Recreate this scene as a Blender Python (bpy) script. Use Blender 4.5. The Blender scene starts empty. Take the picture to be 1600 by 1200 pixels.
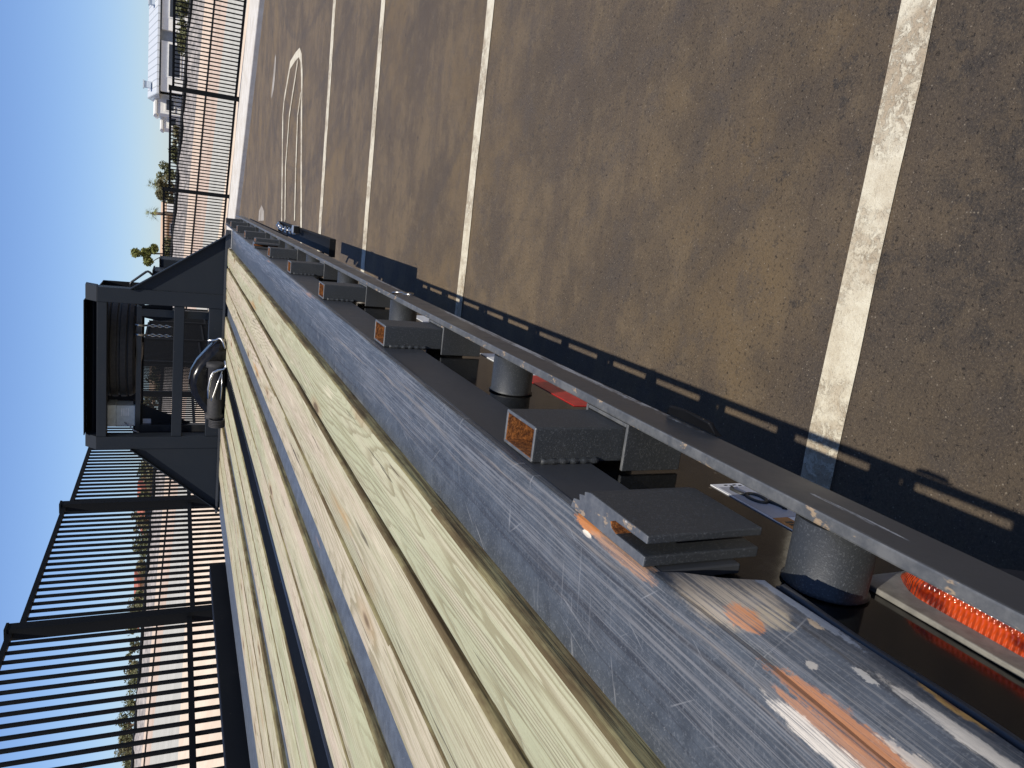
import bpy, bmesh, math, random
from mathutils import Vector, Matrix, noise
R = math.radians
rnd = random.Random(7)
sc = bpy.context.scene
col = sc.collection

# ------------------------------------------------------------------ camera, sky, sun, exposure
cd = bpy.data.cameras.new('camera'); cam = bpy.data.objects.new('camera', cd); col.objects.link(cam)
right = Vector((0.11977019, -0.40019174, -0.90857123))      # the phone was held sideways: picture-left is world-up
up = Vector((0.97103408, 0.23780624, 0.02325942))
back = Vector((0.20675568, -0.88503941, 0.41708191))
mw = Matrix((right, up, back)).transposed().to_4x4(); mw.translation = Vector((0, 0, 1.45))
cam.matrix_world = mw
cd.sensor_width = 36; cd.lens = 25.875; cd.clip_start = 0.02; cd.clip_end = 4000
sc.camera = cam
SUN = Vector((0.238, -0.39, 1.0)).normalized()
world = bpy.data.worlds.new("World"); sc.world = world; world.use_nodes = True
wn = world.node_tree
sky = wn.nodes.new('ShaderNodeTexSky'); sky.sky_type = 'NISHITA'; sky.sun_disc = False
sky.sun_elevation = math.asin(SUN.z); sky.sun_rotation = math.atan2(SUN.x, SUN.y)
sky.altitude = 300; sky.air_density = 1.0; sky.dust_density = 0.25; sky.ozone_density = 1.6
bg = wn.nodes['Background']; bg.inputs[1].default_value = 0.095
tint = wn.nodes.new('ShaderNodeMix'); tint.data_type = 'RGBA'; tint.blend_type = 'MULTIPLY'; tint.inputs[0].default_value = 1
tint.inputs[7].default_value = (0.85, 1.0, 1.36, 1)          # clear desert sky, a little bluer than the model
wn.links.new(sky.outputs[0], tint.inputs[6]); wn.links.new(tint.outputs[2], bg.inputs[0])
sd = bpy.data.lights.new('sun', 'SUN'); sd.energy = 5.4; sd.angle = R(0.53); sd.color = (1.0, 0.94, 0.84)
so = bpy.data.objects.new('sun', sd); col.objects.link(so)
so.rotation_euler = SUN.to_track_quat('Z', 'Y').to_euler(); so.location = (5, -5, 20)
sc.view_settings.view_transform = 'Standard'; sc.view_settings.look = 'None'
sc.view_settings.exposure = 0.0; sc.view_settings.gamma = 1.0

# ------------------------------------------------------------------ material helpers
class NT:
    def __init__(s, name):
        s.m = bpy.data.materials.new(name); s.m.use_nodes = True
        s.t = s.m.node_tree; s.b = s.t.nodes['Principled BSDF']; s._p = None; s._r = None
    def n(s, typ, **kw):
        x = s.t.nodes.new(typ)
        for k, v in kw.items(): setattr(x, k, v)
        return x
    def put(s, sock, v):
        if isinstance(v, bpy.types.NodeSocket): s.t.links.new(v, sock)
        else: sock.default_value = v
    @property
    def pos(s):
        if s._p is None: s._p = s.n('ShaderNodeNewGeometry').outputs['Position']
        return s._p
    @property
    def rand(s):
        if s._r is None: s._r = s.n('ShaderNodeObjectInfo').outputs['Random']
        return s._r
    def vec(s, scale, v=None, off=None):
        x = s.n('ShaderNodeMapping'); s.put(x.inputs['Vector'], v or s.pos); x.inputs['Scale'].default_value = scale
        if off is not None: s.put(x.inputs['Location'], off)
        return x.outputs[0]
    def noise(s, scale=(1, 1, 1), sc=1.0, det=3, rough=.55, v=None, dist=0.0, off=None):
        x = s.n('ShaderNodeTexNoise'); s.put(x.inputs['Vector'], s.vec(scale, v, off))
        x.inputs['Scale'].default_value = sc; x.inputs['Detail'].default_value = det
        x.inputs['Roughness'].default_value = rough; x.inputs['Distortion'].default_value = dist
        return x.outputs['Fac']
    def vor(s, scale=(1, 1, 1), sc=1.0, out='Distance', v=None, off=None):
        x = s.n('ShaderNodeTexVoronoi'); s.put(x.inputs['Vector'], s.vec(scale, v, off)); x.inputs['Scale'].default_value = sc
        return x.outputs[out]
    def ramp(s, f, a, b, lo=0.0, hi=1.0):
        x = s.n('ShaderNodeMapRange'); x.interpolation_type = 'SMOOTHSTEP'
        s.put(x.inputs[0], f); x.inputs[1].default_value = a; x.inputs[2].default_value = b
        x.inputs[3].default_value = lo; x.inputs[4].default_value = hi
        return x.outputs[0]
    def math(s, op, a, b=0.0, clamp=False):
        x = s.n('ShaderNodeMath', operation=op, use_clamp=clamp); s.put(x.inputs[0], a); s.put(x.inputs[1], b)
        return x.outputs[0]
    def mix(s, f, a, b):
        x = s.n('ShaderNodeMix', data_type='RGBA'); s.put(x.inputs[0], f)
        for k, v in ((6, a), (7, b)):
            s.put(x.inputs[k], v if isinstance(v, bpy.types.NodeSocket) else (*v, 1))
        return x.outputs[2]
    def xyz(s):
        x = s.n('ShaderNodeSeparateXYZ'); s.put(x.inputs[0], s.pos); return x.outputs
    def blob(s, c, r, wob=.5, freq=60):
        """soft edged worn patch round a point of the thing, with a ragged rim"""
        x = s.n('ShaderNodeVectorMath', operation='SUBTRACT'); s.put(x.inputs[0], s.pos); x.inputs[1].default_value = c
        y = s.n('ShaderNodeVectorMath', operation='MULTIPLY'); s.put(y.inputs[0], x.outputs[0]); y.inputs[1].default_value = tuple(1/k for k in r)
        z = s.n('ShaderNodeVectorMath', operation='LENGTH'); s.put(z.inputs[0], y.outputs[0])
        d = s.math('ADD', z.outputs['Value'], s.math('MULTIPLY', s.math('SUBTRACT', s.noise((1, .4, 1), .75/min(r), 5, .75), .5), wob*2))
        return s.ramp(d, 1.0, .72)
    def bump(s, h, st=.3, dist=.01):
        x = s.n('ShaderNodeBump'); x.inputs['Strength'].default_value = st; x.inputs['Distance'].default_value = dist
        s.put(x.inputs['Height'], h); s.t.links.new(x.outputs[0], s.b.inputs['Normal'])
    def out(s, colr, rough=.6, metal=0.0, spec=.5, **kw):
        s.put(s.b.inputs['Base Color'], colr if isinstance(colr, bpy.types.NodeSocket) else (*colr, 1))
        s.put(s.b.inputs['Roughness'], rough); s.put(s.b.inputs['Metallic'], metal)
        s.b.inputs['Specular IOR Level'].default_value = spec
        for k, v in kw.items(): s.put(s.b.inputs[k.replace('_', ' ')], v)
        return s.m

M = {}
def m_asphalt():
    s = NT('asphalt'); x, y, z = s.xyz()
    n1 = s.noise((1, 1, 1), 1.2, 6, .72); n2 = s.noise((.3, 1.6, 1), 1.7, 6, .72); n3 = s.noise((1, 1, 1), 5.0, 6, .78, off=(3, 9, 1))
    c = s.mix(s.ramp(n1, .40, .60), (.084, .062, .042), (.150, .108, .064))
    c = s.mix(s.ramp(n2, .47, .62, 0, .65), c, (.074, .056, .044))
    c = s.mix(s.ramp(s.noise((.5, .5, 1), 1.5, 5, .68, off=(9, 3, 0)), .50, .66, 0, .7), c, (.165, .112, .055))
    c = s.mix(s.ramp(n3, .50, .64, 0, .55), c, (.078, .064, .055))
    c = s.mix(s.ramp(s.noise((1, 1, 1), 9, 5, .75, off=(7, 7, 3)), .52, .66, 0, .45), c, (.165, .122, .075))
    # arcs left by turning tyres
    d = s.n('ShaderNodeVectorMath', operation='DISTANCE'); s.put(d.inputs[0], s.pos); d.inputs[1].default_value = (7.5, 10.5, 0)
    arc = s.noise((1, 1, 1), 1.0, 4, .65, v=None); cx = s.n('ShaderNodeCombineXYZ'); s.put(cx.inputs[0], s.math('MULTIPLY', d.outputs['Value'], 5.0)); s.put(cx.inputs[1], s.math('MULTIPLY', n1, 1.5))
    an = s.n('ShaderNodeTexNoise'); s.put(an.inputs['Vector'], cx.outputs[0]); an.inputs['Scale'].default_value = 1.0; an.inputs['Detail'].default_value = 4
    c = s.mix(s.ramp(an.outputs['Fac'], .52, .68, 0, .42), c, (.060, .050, .044))
    # dark tar blots, thicker at the near end of the lot
    near = s.math('MULTIPLY', s.ramp(y, 1.7, .9, 0, .10), s.ramp(x, -.3, .05))
    patch = s.math('MULTIPLY', s.ramp(s.math('ADD', s.noise((1, 1, 1), 13, 7, .8), near), .555, .66), s.ramp(s.math('ADD', s.noise((1, 1, 1), 2.1, 4, .65, off=(4, 1, 0)), near), .42, .60))
    c = s.mix(s.math('MULTIPLY', patch, .85), c, (.030, .028, .028))
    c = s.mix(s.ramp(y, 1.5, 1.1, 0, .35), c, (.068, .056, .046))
    pit = s.ramp(s.noise((1, 1, 1), 85, 5, .8), .58, .68)
    c = s.mix(s.math('MULTIPLY', pit, .75), c, (.026, .023, .021))
    for k, sc_ in enumerate((150, 340)):
        cell = s.vor((1, 1, 1), sc_, 'Color'); sep = s.n('ShaderNodeSeparateColor'); s.put(sep.inputs[0], cell)
        stone = s.math('MULTIPLY', s.ramp(sep.outputs[0], .93-.05*k, .985), s.ramp(s.vor((1, 1, 1), sc_), .36, .18))
        c = s.mix(s.math('MULTIPLY', stone, .75), c, (.34, .285, .215))
    c = s.mix(s.ramp(s.noise((1, 1, 1), 190, 4, .8), .46, .66, 0, .5), c, (.200, .152, .100))
    c = s.mix(s.ramp(s.noise((1, 1, 1), 130, 4, .8, off=(1, 5, 2)), .50, .66, 0, .6), c, (.050, .040, .031))
    s.bump(s.math('ADD', s.noise((1, 1, 1), 180, 5, .85), s.math('MULTIPLY', pit, -.7)), 1.0, .007)
    return s.out(c, .80, spec=.35)
def m_line():
    s = NT('line_paint')
    zone = s.noise((1.0, .8, 1), 3.2, 4, .6); flake = s.noise((1, 1, 1), 34, 6, .78, dist=.6)
    scr = s.math('MULTIPLY', s.ramp(zone, .44, .58), s.ramp(flake, .44, .54))
    c = s.mix(s.ramp(s.noise((1, 1, 1), 12, 4, .7), .38, .64), (.60, .555, .435), (.50, .445, .335))
    c = s.mix(s.math('MULTIPLY', scr, .85), c, (.34, .27, .185))
    c = s.mix(s.math('MULTIPLY', s.ramp(s.noise((1, 1, 1), 140, 5, .8), .52, .62), s.ramp(zone, .38, .6, .25, .9)), c, (.25, .20, .14))
    edge = s.ramp(s.noise((1, 1, 1), 300, 3, .8), .62, .72, 0, .7); c = s.mix(edge, c, (.16, .13, .10))
    s.bump(s.math('SUBTRACT', s.noise((1, 1, 1), 150, 4, .8), scr), .6, .006)
    return s.out(c, .7, spec=.3)
def m_wood():
    s = NT('treated_pine')
    o = s.n('ShaderNodeCombineXYZ')
    for i, k in enumerate((37., 91., 13.)): s.put(o.inputs[i], s.math('MULTIPLY', s.rand, k))
    off = o.outputs[0]
    fv = s.noise((5.2, .34, 2.0), 1.5, 2, .35, off=off, dist=.08)
    field = s.math('ADD', s.math('MULTIPLY', fv, 40.0), s.math('MULTIPLY', s.noise((60, 5, 20), 1.0, 3, .6, off=off), 1.1))
    rings = s.math('FRACT', field)
    ring = s.math('MULTIPLY', s.ramp(rings, .55, .90), s.ramp(rings, 1.0, .95))
    rvis = s.ramp(s.noise((5, .8, 2), 1.3, 3, .6, off=(17, 4, 1)), .38, .58, .35, 1.0)
    fine = s.noise((330, 7.5, 120), 1.0, 4, .7, off=off); mid = s.noise((95, 2.4, 40), 1.0, 5, .68, off=off)
    tint = s.noise((8, .7, 3), 1.0, 4, .6, off=off)
    pale = s.mix(s.ramp(tint, .33, .66), (.465, .415, .290), (.370, .375, .235))
    pale = s.mix(s.ramp(s.noise((11, .4, 3), 1.0, 4, off=(31, 7, 2)), .48, .64, 0, .85), pale, (.475, .388, .295))
    pale = s.mix(s.math('MULTIPLY', s.ramp(s.rand, .3, 1.0), .4), pale, (.455, .375, .285))
    c = s.mix(s.math('MULTIPLY', s.math('MULTIPLY', ring, rvis), .66), pale, (.205, .175, .095))
    c = s.mix(s.ramp(mid, .52, .66, 0, .42), c, (.235, .195, .118))
    blot = s.ramp(s.noise((22, 1.6, 12), 1.0, 4, .7, off=(5, 13, 3)), .52, .66, 0, .5); c = s.mix(blot, c, (.30, .285, .165))
    c = s.mix(s.ramp(fine, .50, .66, 0, .55), c, (.20, .165, .10))
    c = s.mix(s.ramp(s.noise((40, 3.5, 20), 1.0, 3, off=(8, 3, 3)), .62, .72, 0, .5), c, (.62, .55, .40))
    # long drying checks
    chk = s.math('MULTIPLY', s.ramp(s.noise((120, 3.2, 30), 1.0, 3, .6, off=off), .645, .68), s.ramp(s.noise((9, 2.4, 4), 1, 3), .40, .55))
    c = s.mix(s.math('MULTIPLY', chk, .85), c, (.055, .042, .025))
    # knots and orange resin
    kv = s.vor((8.5, 2.4, 2), 1.0, 'Distance', off=off)
    kn = s.ramp(kv, .11, .06); halo = s.ramp(kv, .26, .08)
    c = s.mix(s.math('MULTIPLY', halo, .5), c, (.33, .215, .11))
    c = s.mix(s.math('MULTIPLY', kn, .85), c, (.10, .062, .032))
    c = s.mix(s.ramp(s.noise((14, 1.1, 5), 1.0, 3, off=(3, 61, 2)), .68, .76, 0, .6), c, (.40, .22, .075))
    c = s.mix(s.ramp(s.noise((1, 1, 1), 240, 4, .75), .52, .72, 0, .35), c, (.25, .21, .13))
    h = s.math('ADD', s.math('MULTIPLY', fine, .6), s.math('MULTIPLY', ring, -.35))
    s.bump(s.math('SUBTRACT', h, s.math('MULTIPLY', chk, 1.4)), .5, .004)
    return s.out(c, .72, spec=.25)
def scratched(name, base, heavy, edge=None, marks=()):
    """painted steel scraped along the deck: blue-grey paint, pale scrape streaks, a little rust"""
    s = NT(name); x, y, z = s.xyz()
    c = s.mix(s.ramp(s.noise((1, 1, 1), 35, 5, .7), .35, .7), base, tuple(k*1.55 for k in base))
    warp = s.noise((4.0, 2.2, 4.0), 1.0, 3)
    w = s.n('ShaderNodeCombineXYZ'); s.put(w.inputs[0], s.math('MULTIPLY', warp, 2.2)); 
    st1 = s.noise((430, 4.2, 430), 1.0, 6, .8, off=w.outputs[0]); st2 = s.noise((75, 1.6, 75), 1.0, 5, .72, off=w.outputs[0])
    zone = s.noise((14, 2.0, 14), 1.0, 4, .65)
    if edge: zone = s.math('ADD', zone, s.ramp(x, edge[0], edge[1], -.26, .16))
    near = s.ramp(y, 1.0, .2, 0, .07); zone = s.math('ADD', zone, near)
    k = s.math('MULTIPLY', s.ramp(st1, .47, .60), s.ramp(zone, .52-heavy*.2, .70-heavy*.2))
    c = s.mix(s.math('MULTIPLY', k, .72), c, (.275, .27, .262))
    k2 = s.math('MULTIPLY', s.ramp(st2, .56, .68), s.ramp(zone, .50-heavy*.15, .66-heavy*.15))
    c = s.mix(s.math('MULTIPLY', k2, .7), c, (.23, .20, .17))
    dk = s.ramp(s.noise((110, 1.5, 110), 1.0, 5, .7, off=w.outputs[0]), .54, .64)
    c = s.mix(s.math('MULTIPLY', dk, .62), c, (.026, .026, .029))
    c = s.mix(s.ramp(s.noise((1, 1, 1), 420, 3, .75), .50, .72, 0, .45), c, (.17, .18, .19))
    # crossing hairline scratches
    for a, sx, sy in ((.45, 260, 9), (1.15, 230, 11), (-.75, 250, 10), (1.4, 210, 7), (.2, 300, 6)):
        mp = s.n('ShaderNodeMapping'); s.put(mp.inputs[0], s.pos); mp.inputs['Rotation'].default_value = (0, 0, a)
        m2 = s.n('ShaderNodeMapping'); s.put(m2.inputs[0], mp.outputs[0]); m2.inputs['Scale'].default_value = (sx, sy, 1); m2.inputs['Location'].default_value = (a*31, 5, 2)
        v = s.n('ShaderNodeTexNoise'); s.put(v.inputs['Vector'], m2.outputs[0]); v.inputs['Scale'].default_value = 1; v.inputs['Detail'].default_value = 1
        hl = s.math('MULTIPLY', s.ramp(v.outputs['Fac'], .70, .76), s.ramp(s.noise((1, 1, 1), 9, 3, off=(a, 3, 1)), .48, .60))
        c = s.mix(s.math('MULTIPLY', hl, .38), c, (.32, .32, .32))
    sp = s.ramp(s.noise((1, 1, 1), 330, 3, .7), .70, .76)
    c = s.mix(s.math('MULTIPLY', sp, .5), c, (.5, .48, .44))
    rust = s.math('MULTIPLY', s.ramp(s.noise((60, 2.2, 60), 1.0, 4, .7, off=(2, 7, 1)), .63, .70), s.ramp(zone, .55, .72))
    c = s.mix(s.math('MULTIPLY', rust, .75), c, (.40, .19, .085))
    for cen, rad, colr, wob, stk, st_ in marks:
        mk = s.blob(cen, rad, wob)
        if stk: mk = s.math('MULTIPLY', mk, s.ramp(st1, .40, .54, .15, 1))
        c = s.mix(s.math('MULTIPLY', mk, st_), c, colr)
    s.bump(s.math('ADD', st1, s.noise((1, 1, 1), 120, 3, .6)), .18, .003)
    return s.out(c, s.mix(k, (.46, .46, .46), (.33, .33, .33)), s.math('MULTIPLY', k, .35), spec=.4)
def m_black(name, base=(.014, .0155, .018), rough=.32, grain=0.0, dust=.25, spec=.5, scuffs=()):
    s = NT(name)
    d = s.ramp(s.noise((1, 1, 1), 6, 5, .7), .42, .75, 0, dust)
    c = s.mix(d, base, (.075, .068, .058))
    chip = s.ramp(s.noise((1, 1, 1), 90, 3, .6, off=(3, 9, 2)), .735, .76)
    c = s.mix(s.math('MULTIPLY', chip, .75), c, (.22, .17, .12))
    for cen, rad in scuffs:
        mk = s.math('MULTIPLY', s.blob(cen, rad, .6), s.ramp(s.noise((300, 16, 300), 1.0, 5, .8), .42, .53))
        c = s.mix(s.math('MULTIPLY', mk, .85), c, (.34, .35, .36))
    if grain:
        g = s.noise((1, 1, 1), 560, 3, .8); c = s.mix(s.ramp(g, .54, .68, 0, grain), c, (.095, .10, .105)); s.bump(g, .22, .0015)
    else: s.bump(s.noise((1, 1, 1), 25, 3), .05, .004)
    return s.out(c, s.math('ADD', s.math('MULTIPLY', d, .8), rough), spec=spec)
def m_edgeworn():
    s = NT('worn_steel_edge')
    c = s.mix(s.ramp(s.noise((1, 1, 1), 45, 5, .7), .35, .7), (.070, .075, .082), (.125, .128, .130))
    c = s.mix(s.ramp(s.noise((1, .5, 1), 55, 4, .75, off=(1, 1, 5)), .59, .66, 0, .8), c, (.34, .25, .16))
    c = s.mix(s.ramp(s.noise((1, .5, 1), 55, 3, .7, off=(7, 1, 5)), .68, .74, 0, .9), c, (.6, .55, .48))
    return s.out(c, .45, .1)
def m_rust():
    s = NT('rust'); n = s.noise((1, 1, 1), 150, 5, .8)
    c = s.mix(s.ramp(n, .35, .68), (.075, .028, .012), (.34, .125, .032))
    s.bump(n, .7, .003); return s.out(c, .9, spec=.2)
def m_flat(name, c0, c1=None, sc_=20, rough=.6, metal=0, bump=0, spec=.5, st=(1, 1, 1), **kw):
    s = NT(name); n = s.noise(st, sc_, 4, .65)
    c = s.mix(s.ramp(n, .35, .68), c0, c1 or tuple(k*.8 for k in c0))
    if bump: s.bump(n, bump, .01)
    return s.out(c, rough, metal, spec, **kw)
def m_boardedge():
    s = NT('weathered_board_edge')
    c = s.mix(s.ramp(s.noise((9, 3, 9), 2.0, 5, .7), .38, .64), (.12, .088, .045), (.24, .21, .105))
    c = s.mix(s.ramp(s.noise((60, 5, 160), 1.0, 4, .7), .48, .64, 0, .7), c, (.075, .052, .026))
    s.bump(s.noise((40, 6, 150), 1.0, 3), .5, .004); return s.out(c, .85, spec=.15)
M['board_edge'] = m_boardedge(); M['asphalt'] = m_asphalt(); M['line'] = m_line(); M['wood'] = m_wood()
ZD = 1.132
marks = (((-.224, .352, 1.106), (.020, .055, .036), (.36, .305, .235), .5, 1, .9), ((-.2265, .326, 1.112), (.0060, .019, .012), (.50, .21, .09), 1.0, 1, .9),
         ((-.2215, .312, 1.100), (.005, .018, .009), (.36, .30, .21), 1.0, 1, .8), ((-.2365, .495, ZD), (.0042, .024, .03), (.52, .20, .06), .9, 0, .9), ((-.2425, .492, ZD), (.003, .008, .03), (.75, .66, .52), .6, 0, .9),
         ((-.238, .44, ZD), (.006, .05, .03), (.45, .25, .14), .6, 1, .8), ((-.2325, .225, 1.126), (.0060, .065, .010), (.40, .175, .08), .9, 1, .9), ((-.2395, .225, 1.131), (.004, .055, .01), (.42, .20, .10), .6, 1, .8),
         ((-.2475, .205, ZD), (.0080, .085, .012), (.64, .575, .48), .65, 1, .95), ((-.226, .269, 1.110), (.0020, .0045, .003), (.45, .41, .35), 1.3, 0, .7),
         ((-.215, .292, 1.088), (.0016, .007, .003), (.55, .42, .28), 1.1, 0, .8), ((-.2195, .245, 1.096), (.0015, .010, .003), (.42, .40, .36), 1.1, 0, .7), ((-.229, .178, 1.118), (.004, .04, .006), (.46, .40, .33), 1.0, 1, .9), ((-.2125, .204, 1.079), (.006, .026, .006), (.52, .30, .09), .5, 0, .9), ((-.2125, .206, 1.079), (.0035, .014, .004), (.16, .075, .05), .4, 0, .9),
         ((-.2135, .33, 1.083), (.002, .08, .006), (.34, .37, .41), .7, 0, .7), ((-.218, .19, 1.09), (.003, .06, .006), (.50, .46, .40), .5, 1, .9))
M['deck_steel'] = scratched('scraped_deck_steel', (.044, .051, .060), 1.0, (-.34, -.25), marks)
M['bare_edge'] = scratched('scraped_edge_steel', (.046, .053, .064), .45, None, marks)
M['strip'] = scratched('blue_grey_deck_strip', (.062, .073, .090), -.5)
M['black'] = m_black('black_gloss_paint')
M['fascia'] = m_black('black_satin_paint', (.030, .033, .038), .45, 0, .2)
M['web'] = m_black('black_mirror_paint', (.006, .0058, .0056), .10, 0, .05, .5)
M['rail'] = m_black('rub_rail_paint', (.040, .043, .048), .34, 0, .3, .5, (((-.178, 1.02, .964), (.006, .45, .009)), ((-.178, 2.1, .966), (.006, .5, .004)), ((-.178, .36, .985), (.006, .05, .003))))
M['grain'] = m_black('black_textured_paint', (.024, .027, .030), .5, .75, .15)
M['edge'] = m_edgeworn(); M['rust'] = m_rust()
M['head'] = m_black('headboard_paint', (.0125, .016, .021), .55, 0, .04, .22)
M['channel'] = m_black('channel_paint', (.003, .0036, .0048), .7, 0, .02, .06)
M['dark'] = m_black('flat_black', (.004, .0045, .006), .6, 0, .04, .2)
M['fence'] = m_black('fence_paint', (.004, .0048, .006), .75, 0, .0, .12)
M['rubber'] = m_flat('rubber', (.018, .017, .018), (.03, .028, .027), 60, .75)
M['chrome'] = m_flat('zinc_plate', (.56, .54, .50), (.38, .37, .35), 60, .28, 1.0)
M['lockbody'] = m_flat('lock_steel', (.42, .45, .50), (.32, .34, .38), 50, .35, .6)
def m_amber():
    s = NT('amber_lens'); x, y, z = s.xyz()
    rib = s.math('SINE', s.math('MULTIPLY', y, 1500.0)); rib2 = s.math('SINE', s.math('MULTIPLY', z, 1300.0))
    h = s.math('MULTIPLY', rib, rib2); n = s.noise((1, .5, 1), 70, 3, .6)
    c = s.mix(s.ramp(n, .36, .62), (.11, .009, .003), (.42, .048, .007))
    s.bump(h, .55, .0015); return s.out(c, .10, 0, .8)
M['amber'] = m_amber()
M['lightbase'] = m_flat('grey_plastic', (.20, .19, .168), (.135, .128, .115), 70, .6)
M['white_tape'] = m_flat('white_tape', (.75, .76, .77), (.65, .66, .67), 60, .35)
M['red_tape'] = m_flat('red_tape', (.50, .03, .025), (.38, .02, .02), 60, .3)
M['decal_white'] = m_flat('decal_white', (.72, .72, .74), (.6, .6, .62), 30, .4)
M['decal_grey'] = m_flat('decal_grey', (.36, .37, .42), (.30, .31, .35), 30, .4)
M['decal_orange'] = m_flat('decal_orange', (.50, .20, .05), (.36, .14, .04), 70, .5)
M['decal_dark'] = m_flat('decal_ink', (.03, .03, .028), None, 40, .5)
M['boxgrey'] = m_flat('grey_box_plastic', (.50, .55, .58), (.42, .46, .49), 30, .5)
M['tinted'] = m_flat('smoked_plastic', (.005, .005, .006), (.014, .013, .012), 14, .20, 0, .12, .22)
def m_conc(name, a, b, sc_=3, bump=.25):
    s = NT(name); c = s.mix(s.ramp(s.noise((1, 1, 1), sc_, 5, .65), .35, .68), a, b)
    c = s.mix(s.ramp(s.noise((1, 1, 1), sc_*14, 4, .7), .5, .75, 0, .4), c, tuple(k*.7 for k in a)); s.bump(s.noise((1, 1, 1), sc_*30, 3, .7), bump, .01)
    return s.out(c, .85, spec=.2)
M['chalk'] = m_conc('chalk_smear', (.22, .19, .155), (.36, .33, .29), 2.5)
M['kerb'] = m_conc('kerb_concrete', (.60, .57, .52), (.50, .46, .40))
M['road'] = m_conc('pale_road', (.40, .385, .33), (.46, .44, .38), .5)
M['bank'] = m_conc('pale_bank', (.60, .48, .36), (.68, .56, .43), .8)
M['dirt'] = m_conc('pink_dirt', (.46, .345, .26), (.54, .42, .33), .35)
M['pinkpale'] = m_conc('pale_dirt', (.55, .42, .31), (.60, .48, .37), .4)
M['gravel'] = m_conc('grey_gravel', (.20, .185, .17), (.42, .37, .33), 1.4, .6)
M['ground'] = m_conc('dry_ground', (.30, .24, .17), (.36, .29, .21), .05)
M['hill'] = m_conc('hazed_hill', (.38, .33, .36), (.44, .38, .42), .02)  # distance haze put into the hill's lavender colour
M['bark'] = m_flat('bark', (.16, .11, .07), (.10, .07, .045), 9, .9)
def m_leaf(name, a, b):
    s = NT(name); r = s.n('ShaderNodeNewGeometry').outputs['Random Per Island']
    return s.out(s.mix(r, a, b), .6, spec=.3)
M['leaf'] = m_leaf('olive_leaves', (.072, .080, .035), (.17, .168, .075))
M['leaf2'] = m_leaf('dusty_leaves', (.085, .080, .038), (.20, .175, .085))
M['palm'] = m_leaf('palm_fronds', (.085, .105, .022), (.25, .24, .07))
M['stucco'] = m_flat('white_stucco', (.78, .76, .70), (.72, .70, .64), 4, .8)
M['shade'] = m_flat('shaded_stucco', (.33, .37, .42), (.28, .32, .37), 4, .8)  # shade under the eave put into the wall colour; also on the box stand
M['glass'] = m_flat('dark_window', (.03, .035, .05), None, 4, .12)
def m_roof():
    s = NT('seamed_roof'); x, y, z = s.xyz()
    f = s.math('FRACT', s.math('MULTIPLY', x, 1.7)); k = s.ramp(f, .80, .88)
    return s.out(s.mix(k, (.58, .60, .60), (.36, .38, .38)), .45, .1)
M['roof'] = m_roof()
M['tile'] = m_flat('red_tile_roof', (.42, .14, .09), (.34, .11, .07), 8, .8)
M['tan'] = m_flat('tan_stucco', (.52, .36, .24), (.46, .32, .21), 4, .85)

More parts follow.
